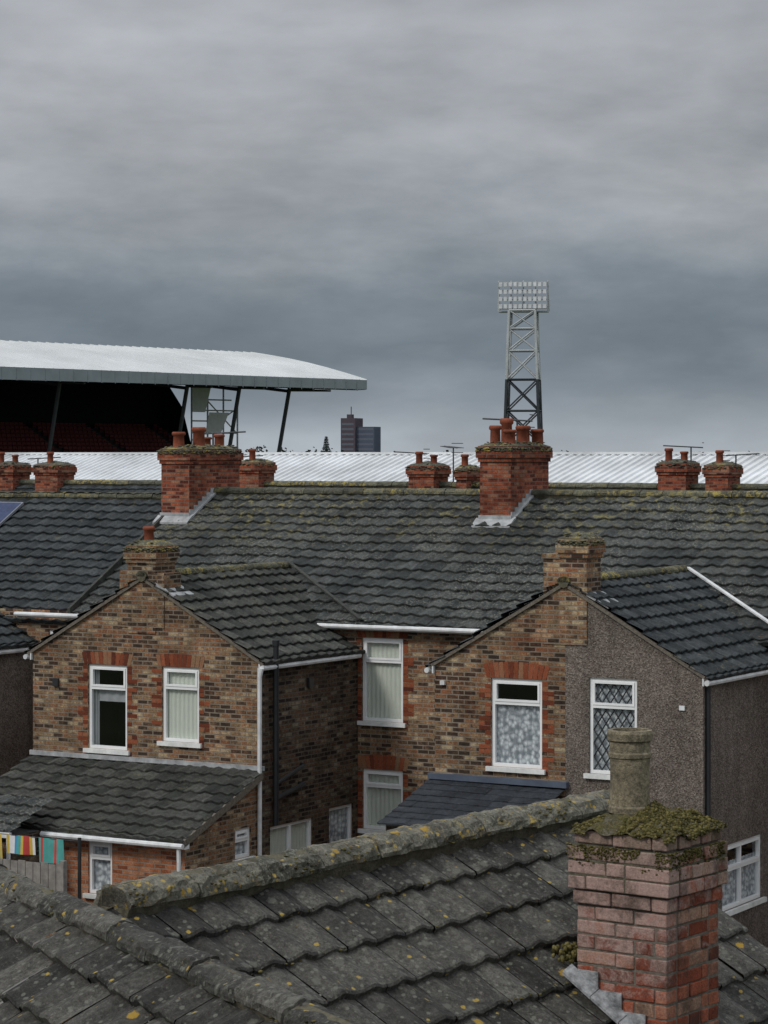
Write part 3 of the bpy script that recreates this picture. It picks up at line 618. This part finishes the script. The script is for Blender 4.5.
# ---- near chimney of individual bricks
NC=empty('chimney',(0,0,0),0); NC.parent=NE
cx0,cx1,cy0,cy1=.90,1.41,-1.69,-1.19
zt=6.19; zb=4.7
core=MB(); core.box(cx0+.006,cx1-.006,cy0+.006,cy1-.006,zb,zt-.02); core.obj('mortar_core',M_mortar,NC)
bk=MB(); h=.0725; ncr=int((zt-zb)/h)
for k in range(ncr):
    z=zt-(k+1)*h
    ex={0:.012,1:.034,2:.034,3:.034,4:.014}.get(k,0)
    x0,x1,y0,y1=cx0-ex,cx1+ex,cy0-ex,cy1+ex
    def run(a0,a1,phase):
        out=[];a=a0
        L=.107 if phase else .222
        while a<a1-.02:
            e=min(a1,a+L)
            if a1-e<.05: e=a1
            out.append((a,e)); a=e; L=.222 if random.random()<.75 else .107
        return out
    zz0,zz1=z+.005,z+h-.005
    def jb(): return random.uniform(-.004,.005)
    def add(X0,X1,Y0,Y1):
        dz=random.uniform(-.002,.002); e=lambda:random.uniform(-.002,.002)
        bk.hexa([(X0+e(),Y0+e(),zz0+dz),(X1+e(),Y0+e(),zz0+dz),(X1+e(),Y1,zz0+dz),(X0,Y1,zz0+dz),(X0+e(),Y0+e(),zz1+dz+e()),(X1+e(),Y0+e(),zz1+dz+e()),(X1+e(),Y1,zz1+dz),(X0,Y1,zz1+dz)],random.random())
    for (a,e) in run(x0,x1,k%2): 
        w=jb(); add(a+.004,e-.004,y0+w,y0+.1)
        w=jb(); add(a+.004,e-.004,y1-.1,y1-w)
    for (a,e) in run(y0+.104,y1-.104,(k+1)%2):
        w=jb(); add(x1-.1,x1-w,a+.004,e-.004); w=jb(); add(x0+w,x0+.1,a+.004,e-.004)
o=bk.obj('bricks',M_unitnear,NC,uv=False)
bv=o.modifiers.new('b','BEVEL'); bv.width=.006; bv.segments=2
cm=MB(); cm.box(cx0-.027,cx1+.027,cy0-.027,cy1+.027,zt-4*h+.006,zt-h-.004); cm.box(cx0-.005,cx1+.005,cy0-.005,cy1+.005,zt-5*h+.004,zt-4*h+.005); cm.obj('corbel_mortar',M_mortarg,NC)
f=MB(); n=40
def FZ(x,y):
    e=max(0,min(x-cx0+.03,cx1+.03-x,y-cy0+.03,cy1+.03-y)/.28)
    return zt-.02+.12*min(1,e)**.5+.035*noise.noise((x*9,y*9,0))+.02*noise.noise((x*30,y*30,0))
for i in range(n+1):
    for j in range(n+1):
        x=cx0-.028+(cx1-cx0+.056)*i/n; y_=cy0-.028+(cy1-cy0+.056)*j/n; f.v.append((x,y_,FZ(x,y_)))
for i in range(n):
    for j in range(n):
        q=i*(n+1)+j; f.f.append((q,q+n+1,q+n+2,q+1)); f.t.append(random.random()*.5+.2); f.m.append(0)
def capmat():
    m=NT('mossy_cement_cap',1,.05); o=m.n('ShaderNodeTexCoord').outputs['Object']
    c=m.ramp(m.noise(9,6,.75,o,.4),[(.38,(.18,.165,.13)),(.48,(.12,.105,.06)),(.58,(.14,.125,.05)),(.7,(.24,.2,.08))])
    c=m.mix(.9,c,m.ramp(m.noise(90,5,.8,o),[(.33,g3(.35)),(.67,g3(1.6))]),'MULTIPLY')
    m.col(c); m.bump(m.noise(70,5,.8,o),1,.02); return m.mat
M_cap=capmat()
f.obj('flaunching',M_cap,NC,smooth=True,uv=False)
px_,py_=cx0+.17,cy0+.22
ms=MB()
for _ in range(3600):
    x=random.uniform(cx0-.03,cx1+.03); y_=random.uniform(cy0-.03,cy1+.03)
    if math.hypot(x-px_,y_-py_)<.11: continue
    if noise.noise((x*7,y_*7,7))*.9+ (x-cx0)*.9+(y_-cy0)*.8<.3: continue
    s_=random.uniform(.003,.009); ms.blob((x,y_,FZ(x,y_)),s_*1.2,s_*1.2,s_,random.random(),n=5)
for _ in range(1300):
    if random.random()<.5: x=cx1+.034; y_=random.uniform(cy0-.03,cy1)
    else: y_=cy0-.034; x=random.uniform(cx0-.03,cx1+.03)
    d_=abs(random.gauss(0,.025))
    z=zt-.07-d_*1.6
    if noise.noise((x*9,y_*9,z*9))+ (x-cx0)*.3-d_*4<-.05: continue
    s_=random.uniform(.002,.006); ms.blob((x,y_,z),s_*1.3,s_*1.3,s_*.8,random.random(),n=5)
for _ in range(120):
    x=cx0-.05-random.random()*.08;y_=cy0+.1+random.gauss(0,.06); s_=random.uniform(.005,.014); ms.blob((x,y_,NZ-x*TP+.05+random.random()*.03),s_,s_,s_*1.3,random.random(),n=6)
for _ in range(1500):
    k=random.randint(1,15); s0=k*.27+abs(random.gauss(0,.01)); y_=random.uniform(-6,-.1); x=s0*sN.x
    if not kp(Vector((x,y_,0))): continue
    if noise.noise((x*1.3,y_*1.3,11))<.08: continue
    s_=random.uniform(.003,.009); ms.blob((x,y_,NZ-x*TP+.025),s_*1.3,s_*1.6,s_*.7,random.random(),n=5)
ms.obj('moss',M_moss,NC,smooth=True,uv=False)
pm=MB(); r=.097
pm.lathe((px_,py_,zt+.07),[(r*1.08,0),(r*1.08,.025),(r*1.0,.035),(r*.99,.12),(r*1.0,.2),(r*1.01,.262),(r*1.08,.27),(r*1.09,.288),(r*1.02,.296),(r*1.03,.345),(r*1.14,.352),(r*1.16,.385),(r*1.1,.4),(r*.88,.4),(r*.85,.1),(0,.1)],48,wob=.015)
pm.obj('chimney_pot',M_potb,NC,smooth=False,uv=False)
fm=MB()
for i in range(4):
    x=cx0+i*.133; zr=NZ-(x+.13)*TP
    fm.box(x,x+.132,cy0-.012-.001*i,cy0-.006,zr+.03,zr+.16)
for i in range(4):
    x=cx0-.02+i*.16; x2=x+.155; dz=random.uniform(-.003,.006)
    za=NZ-x*TP; zb_=NZ-x2*TP
    fm.hexa([(x,cy0-.09,za+.045+dz),(x2,cy0-.09,zb_+.045+dz),(x2,cy0-.008,zb_+.05),(x,cy0-.008,za+.05),(x,cy0-.09,za+.06+dz),(x2,cy0-.09,zb_+.06+dz),(x2,cy0-.008,zb_+.085),(x,cy0-.008,za+.085)])
fm.obj('lead_flashing',plain('old_lead',(.32,.33,.34),.7,.3,.7,18,.5),NC)
# ================================================================ STADIUM
SE=empty('stadium_stand',(-1.44,220,0),-38)
M_roofw=plain('white_metal_roof',(.56,.58,.59),.55,.3,.2,.12)
M_fasc=plain('grey_fascia',(.26,.3,.32),.6,.3,.2,.5)
M_steel=plain('dark_steel',(.06,.065,.07),.6,.4)
M_seat=plain('red_seats',(.1,.014,.016),.7,.3,.3,2)
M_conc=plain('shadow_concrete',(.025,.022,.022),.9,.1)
t=MB()
zc=lambda x:14.35+(-x)/13*2.65+.25*math.sin(-x/13*math.pi)
for i in range(70):
    y0=-70+i; y1=y0+.96; k=random.random()
    for j in range(6):
        xa=-13*j/6; xb=-13*(j+1)/6
        t.face([(xa,y0,zc(xa)),(xa,y1,zc(xa)),(xb,y1,zc(xb)),(xb,y0,zc(xb))],k)
        t.face([(xa,y1,zc(xa)),(xa,y1+.02,zc(xa)+.06),(xb,y1+.02,zc(xb)+.06),(xb,y1,zc(xb))],k)
        t.face([(xa,y1+.02,zc(xa)+.06),(xa,y1+.04,zc(xa)),(xb,y1+.04,zc(xb)),(xb,y1+.02,zc(xb)+.06)],k)
t.obj('stand_roof',M_roofw,SE)
t=MB(); t.hexa([(-.3,-70,13.5),(0,-70,13.35),(0,0,13.55),(-.3,0,13.5),(-.3,-70,14.33),(0,-70,14.33),(0,0,14.33),(-.3,0,14.33)])
t.hexa([(-13,-.3,16.4),(-.3,-.3,13.6),(-.3,-.01,13.6),(-13,-.01,16.4),(-13,-.3,16.95),(-.3,-.3,14.3),(-.3,-.01,14.3),(-13,-.01,16.95)]); 
for i in range(48): t.box(.0,.03,-70+i*1.46,-70+i*1.46+.06,13.4,14.3)
t.obj('fascia',M_fasc,SE)
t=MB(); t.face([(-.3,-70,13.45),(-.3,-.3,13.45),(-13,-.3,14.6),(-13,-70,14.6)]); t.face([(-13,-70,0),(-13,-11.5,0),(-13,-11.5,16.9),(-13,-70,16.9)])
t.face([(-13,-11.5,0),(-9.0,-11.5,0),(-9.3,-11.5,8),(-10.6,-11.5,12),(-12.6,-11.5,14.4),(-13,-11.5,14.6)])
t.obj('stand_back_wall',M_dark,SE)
t=MB()
for i in range(14):
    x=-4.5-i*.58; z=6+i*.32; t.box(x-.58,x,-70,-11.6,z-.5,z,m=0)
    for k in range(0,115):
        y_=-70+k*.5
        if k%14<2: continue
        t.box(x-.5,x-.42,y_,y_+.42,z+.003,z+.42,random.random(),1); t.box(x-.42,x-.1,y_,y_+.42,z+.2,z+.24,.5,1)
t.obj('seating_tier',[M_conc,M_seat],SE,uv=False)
t=MB()
for L in (6.6,12.9,19.2,33.4,50):
    t.tube((-3,-L,13.6),(-6,-L,0),.17,6); t.tube((-3,-L,13.5),(-.4,-L,13.4),.14,5); t.tube((-3,-L,13.3),(-13,-L,14.4),.14,5)
t.tube((-4,-6.6,13.4),(-4,0,13.5),.1,5)
t.obj('raking_column',M_steel,SE,uv=False)
t=MB()
for yy in (-11,-9,-7,-5.2):
    t.tube((-10,yy,5),(-10,yy,14.3 if yy<-6 else 12),.08,5)
for zz,ye in ((13.7,-5.2),(12.6,-6),(11.7,-5.2),(10.8,-7),(9.8,-5.2)): t.box(-10.05,-9.95,-11,ye,zz,zz+.12)
t.tube((-10,-11,14),(-10,-5.2,9.8),.06,5); t.tube((-10,-11,9.2),(-10,-5.2,12),.06,5)
t.obj('stair_frame',plain('galvanised_steel',(.5,.52,.53),.5,.4),SE,uv=False)
t=MB(); t.face([(-9.9,-11,11.6),(-9.9,-9.4,11.6),(-9.9,-8.6,14),(-9.9,-11,14)]); t.face([(-9.9,-9.4,9.9),(-9.9,-7.4,9.9),(-9.9,-6.4,11.6),(-9.9,-8.9,11.6)])
t.obj('wind_screen',plain('translucent_panel',(.8,.83,.85),.4,.4,.1),SE)
LE=empty('stadium_stand',(0,120,0),-37)
t=MB(); L0,L1=-85,85; p=.45; x=L0
M_ribw=plain('white_ribbed_roof',(.64,.66,.68),.5,.3,.3,.35)
while x<L1:
    prof=[(0,0),(p*.62,0),(p*.72,.09),(p*.9,.09),(p,0)]; k=random.random()
    for (a,b) in zip(prof,prof[1:]):
        t.face([(x+a[0],0,6.5+a[1]),(x+b[0],0,6.5+b[1]),(x+b[0],5,8.0+b[1]),(x+a[0],5,8.0+a[1])],k)
    x+=p
t.obj('ribbed_roof',M_ribw,LE)
t=MB(); t.box(L0,L1,4.9,5.3,8.03,8.14); t.obj('ridge_cap',M_ribw,LE)
t=MB(); t.box(L0,L1,.1,12,0,6.4); t.face([(L0,5.2,8.0),(L1,5.2,8.0),(L1,12,6.5),(L0,12,6.5)]); t.obj('stand_back_wall',M_fasc,LE)
t=MB(); t.box(L0,L1,-.25,-.02,6.36,6.5); t.obj('gutter',M_fasc,LE)
# floodlight tower
FE=empty('floodlight_tower',(10.7,200,0),-9)
M_galv=plain('galvanised_mast',(.42,.44,.45),.5,.4,.2); M_mast=plain('dark_mast',(.035,.04,.045),.6,.3)
t=MB(); hb=1.65; ht=1.0; zH=19.1
def leg(sx,sy,z): 
    w=hb+(ht-hb)*z/zH; return Vector((sx*w,sy*w*.8,z))
lv=[0,3.2,6.2,8.9,11.4,13.8,16,17.7,19.1]
for i in range(len(lv)-1):
    a,b=lv[i],lv[i+1]; mm=1 if b<=14 else 0
    cs_=[(-1,-1),(1,-1),(1,1),(-1,1)]
    for k in range(4):
        s0=cs_[k]; s1=cs_[(k+1)%4]
        t.tube(leg(*s0,a),leg(*s0,b),.12,5,m=mm); t.tube(leg(*s0,a),leg(*s1,b),.06,4,m=mm); t.tube(leg(*s1,a),leg(*s0,b),.06,4,m=mm); t.tube(leg(*s0,b),leg(*s1,b),.07,4,m=mm)
t.obj('lattice_mast',[M_galv,M_mast],FE,uv=False)
t=MB(); 
t.box(-1.9,1.9,-.2,1.1,19.0,19.08); 
for zz in (19.25,19.95,20.65,21.3): t.box(-1.9,1.9,-.25,-.15,zz-.05,zz+.02)
for x in (-1.9,-.95,0,.95,1.9): t.tube((x,-.1,19.05),(x,.35,21.45),.05,5); t.tube((x,-.1,21.35),(x,1.1,19.1),.04,4)
for zz in (19.6,20.0): t.tube((-2,1.1,zz),(2,1.1,zz),.03,4)
t.obj('head_frame',M_galv,FE,uv=False)
t=MB()
for r_ in range(4):
    for c_ in range(10):
        x=-1.7+c_*.378; z=19.42+r_*.56; 
        t.hexa([(x-.15,-.5,z-.2),(x+.15,-.5,z-.2),(x+.09,-.2,z-.08),(x-.09,-.2,z-.08),(x-.15,-.42,z+.2),(x+.15,-.42,z+.2),(x+.09,-.2,z+.12),(x-.09,-.2,z+.12)],m=0)
        t.face([(x-.12,-.505,z-.16),(x+.12,-.505,z-.16),(x+.12,-.43,z+.17),(x-.12,-.43,z+.17)],m=1)
t.obj('lamps',[plain('lamp_housing',(.3,.31,.32),.5),plain('lamp_glass',(.5,.52,.53),.2,.5)],FE,uv=False)
TE=empty('tower_block',(0,1500,0),-18)
t=MB(); M_tb=plain('brown_cladding',(.075,.06,.075),.8,.2,.15,.1); M_tb2=plain('blue_grey_cladding',(.075,.09,.13),.8,.2,.15,.1); M_tw=plain('tower_glazing',(.11,.125,.16),.4,.3)
t.box(-24.3,-15.5,-6,8,0,29.3,m=0); t.box(-15.5,-4.6,-4,8,0,24.3,m=1); t.box(-22,-19,-2,2,29.3,31.5,m=0); t.tube((-20,0,31),(-20,0,36),.3,5)
for fl_ in range(9):
    t.box(-23.7,-16.5,-6.05,-6,2+fl_*2.9,3.2+fl_*2.9,m=2)
    if fl_<8: t.box(-15,-5.2,-4.05,-4,2+fl_*2.9,3.2+fl_*2.9,m=2)
t.obj('tower_body',[M_tb,M_tb2,M_tw],TE,uv=False)
t=MB()
for i in range(230):
    cx=random.uniform(-130,130); h_=random.uniform(7.5,11) if cx<-8 else random.uniform(6.5,9.4); w_=random.uniform(1.5,3.5); cy=720+random.uniform(-12,12)
    for k in range(60):
        d=Vector((random.gauss(0,1),random.gauss(0,1),random.gauss(0,1))).normalized()*random.random()**.4
        p=Vector((cx+d.x*w_,cy+d.y*w_,h_-3+d.z*3)); s_=random.uniform(.25,.6)
        a=Vector((random.uniform(-1,1),random.uniform(-1,1),random.uniform(-1,1))).normalized()*s_; b=a.cross(Vector((.3,.5,.8))).normalized()*s_
        t.face([p-a,p+b,p+a,p-b],random.random())
    t.tube((cx,cy,0),(cx,cy,h_-3),.3,5,r2=.15)
t.obj('distant_trees',plain('distant_foliage',(.055,.065,.06),.95,.1,.4,.3),uv=False)
t=MB(); cx,cy=-8.9,400
t.tube((cx,cy,0),(cx,cy,10.9),.22,6,r2=.03)
for k in range(32):
    z=2.5+k*.27; rr=2.3*(1-(z-2.5)/8.8)+.2
    for j in range(16):
        a=random.random()*6.283; l=rr*random.uniform(.6,1.1); d=Vector((math.cos(a),math.sin(a),0)); s_=Vector((-d.y,d.x,0))*.16*(.5+rr)
        p=Vector((cx,cy,z)); t.face([p,p+d*l*.6+s_-Vector((0,0,.05)),p+d*l-Vector((0,0,.3)),p+d*l*.6-s_-Vector((0,0,.15))],random.random())
t.obj('conifer_tree',plain('conifer_foliage',(.03,.045,.04),.95,.1,.4,1),uv=False)
def aerial(u,v,z,h,rot):
    t=MB(); t.tube((0,0,0),(0,0,h),.02,5); d=Vector((math.cos(rot),math.sin(rot),.05)); s_=Vector((-math.sin(rot),math.cos(rot),0))
    t.tube(Vector((0,0,h))-d*.3,Vector((0,0,h))+d*.7,.016,4)
    for k in range(9):
        p=Vector((0,0,h))+d*(-.25+k*.11); w=.2-.008*k; t.tube(p-s_*w,p+s_*w,.009,4)
    for k in (-1,1): t.tube(Vector((0,0,h))-d*.3+Vector((0,0,.12*k))-s_*.16,Vector((0,0,h))-d*.3+Vector((0,0,.12*k))+s_*.16,.01,4)
    o=t.obj('tv_aerial',M_steel,uv=False); cu,su=math.cos(R(30)),math.sin(R(30))
    o.location=(HL[0]+u*cu+v*su,HL[1]-u*su+v*cu,z)
aerial(-9.85,R2,7.3,.75,2.6); aerial(-8.75,R2,7.2,1.0,1.9); aerial(-2.0,R2,7.75,.45,2.9); aerial(.95,7.7,8.17,.5,2.8); aerial(-6.3,8.0,8.1,.35,.3); aerial(-22.4,R2,7.1,.8,.5); aerial(-.8,R2,7.6,.4,.5); aerial(-15.4,R2,7.1,.85,.6)
# ================================================================ WORLD
w=bpy.data.worlds.new('World'); sc.world=w; w.use_nodes=True; nt=w.node_tree; nt.nodes.clear()
n=lambda t_:nt.nodes.new(t_); L=nt.links.new
def mth(op,a,b,c=None):
    m=n('ShaderNodeMath'); m.operation=op
    for i,v in enumerate((a,b,c)):
        if v is None: continue
        if isinstance(v,bpy.types.NodeSocket): L(v,m.inputs[i])
        else: m.inputs[i].default_value=v
    return m.outputs[0]
out=n('ShaderNodeOutputWorld'); b1=n('ShaderNodeBackground'); b2=n('ShaderNodeBackground'); mx=n('ShaderNodeMixShader')
sky=n('ShaderNodeTexSky'); sky.sky_type='NISHITA'; sky.sun_disc=False; sky.sun_elevation=R(42); sky.sun_rotation=R(-125)
L(sky.outputs[0],b1.inputs[0]); b1.inputs[1].default_value=.08
tc=n('ShaderNodeTexCoord'); sx=n('ShaderNodeSeparateXYZ'); L(tc.outputs['Generated'],sx.inputs[0])
def cloud(scale,loc,detail,rough,dist):
    mp=n('ShaderNodeMapping'); mp.inputs['Scale'].default_value=scale; mp.inputs['Location'].default_value=loc; L(tc.outputs['Generated'],mp.inputs[0])
    nz=n('ShaderNodeTexNoise'); nz.inputs['Scale'].default_value=1; nz.inputs['Detail'].default_value=detail; nz.inputs['Roughness'].default_value=rough; nz.inputs['Distortion'].default_value=dist; L(mp.outputs[0],nz.inputs['Vector']); return nz.outputs[0]
nA=cloud((7,7,20),(3.1,.4,.2),7,.55,.1); nB=cloud((17,17,50),(1.3,2.4,5.2),8,.58,.15); nC=cloud((9,9,24),(7.3,1.4,2.2),7,.55,.1)
z=sx.outputs[2]
zz=mth('ADD',z,mth('MULTIPLY_ADD',nA,.11,-.055)); zz=mth('ADD',zz,mth('MULTIPLY_ADD',nB,.05,-.025))
fade=n('ShaderNodeMapRange'); fade.inputs['From Min'].default_value=0; fade.inputs['From Max'].default_value=.05; L(z,fade.inputs['Value'])
zf=mth('ADD',mth('MULTIPLY',zz,fade.outputs[0]),mth('MULTIPLY',z,mth('SUBTRACT',1.0,fade.outputs[0])))
mr=n('ShaderNodeMapRange'); mr.inputs['From Min'].default_value=-.03; mr.inputs['From Max'].default_value=.22; L(zf,mr.inputs['Value'])
cr=n('ShaderNodeValToRGB'); e=cr.color_ramp.elements
st=[(-.03,(.36,.40,.45)),(.0,(.38,.42,.46)),(.010,(.34,.38,.425)),(.022,(.225,.265,.31)),(.036,(.155,.192,.235)),(.06,(.18,.213,.25)),(.085,(.26,.285,.315)),(.12,(.35,.365,.39)),(.16,(.40,.415,.44)),(.22,(.34,.355,.38))]
e[0].position=0; e[0].color=(*st[0][1],1); e[1].position=1; e[1].color=(*st[-1][1],1)
for q,c in st[1:-1]:
    k=e.new((q+.03)/.25); k.color=(*c,1)
L(mr.outputs[0],cr.inputs[0])
md=mth('ADD',mth('MULTIPLY_ADD',nB,.5,-.25),mth('MULTIPLY_ADD',nC,.75,-.375)); md=mth('ADD',md,1.03)
cm_=n('ShaderNodeVectorMath'); cm_.operation='SCALE'; L(cr.outputs[0],cm_.inputs[0]); L(md,cm_.inputs[3])
mz=n('ShaderNodeMapRange'); mz.inputs['From Min'].default_value=.2; mz.inputs['From Max'].default_value=.75; L(z,mz.inputs['Value'])
mc=n('ShaderNodeMix'); mc.data_type='RGBA'; L(mz.outputs[0],mc.inputs[0]); L(cm_.outputs[0],mc.inputs[6]); mc.inputs[7].default_value=(1.0,1.05,1.1,1)
L(mc.outputs[2],b2.inputs[0]); b2.inputs[1].default_value=1.0
mx.inputs[0].default_value=.93; L(b1.outputs[0],mx.inputs[1]); L(b2.outputs[0],mx.inputs[2]); L(mx.outputs[0],out.inputs[0])
sd=bpy.data.lights.new('sun','SUN'); sd.energy=1.5; sd.angle=R(12); sd.color=(1,.96,.9); so=bpy.data.objects.new('sun',sd); sc.collection.objects.link(so)
az=R(-125); el=R(42); v=Vector((math.sin(az)*math.cos(el),math.cos(az)*math.cos(el),math.sin(el)))
so.rotation_euler=v.to_track_quat('Z','Y').to_euler()
cam=bpy.data.cameras.new('camera'); cam.lens=91.4; cam.sensor_width=36; cam.shift_y=-57/1024; cam.clip_end=9000; cam.clip_start=.1
co=bpy.data.objects.new('camera',cam); co.location=(0,0,8); co.rotation_euler=(R(90),0,0); sc.collection.objects.link(co); sc.camera=co
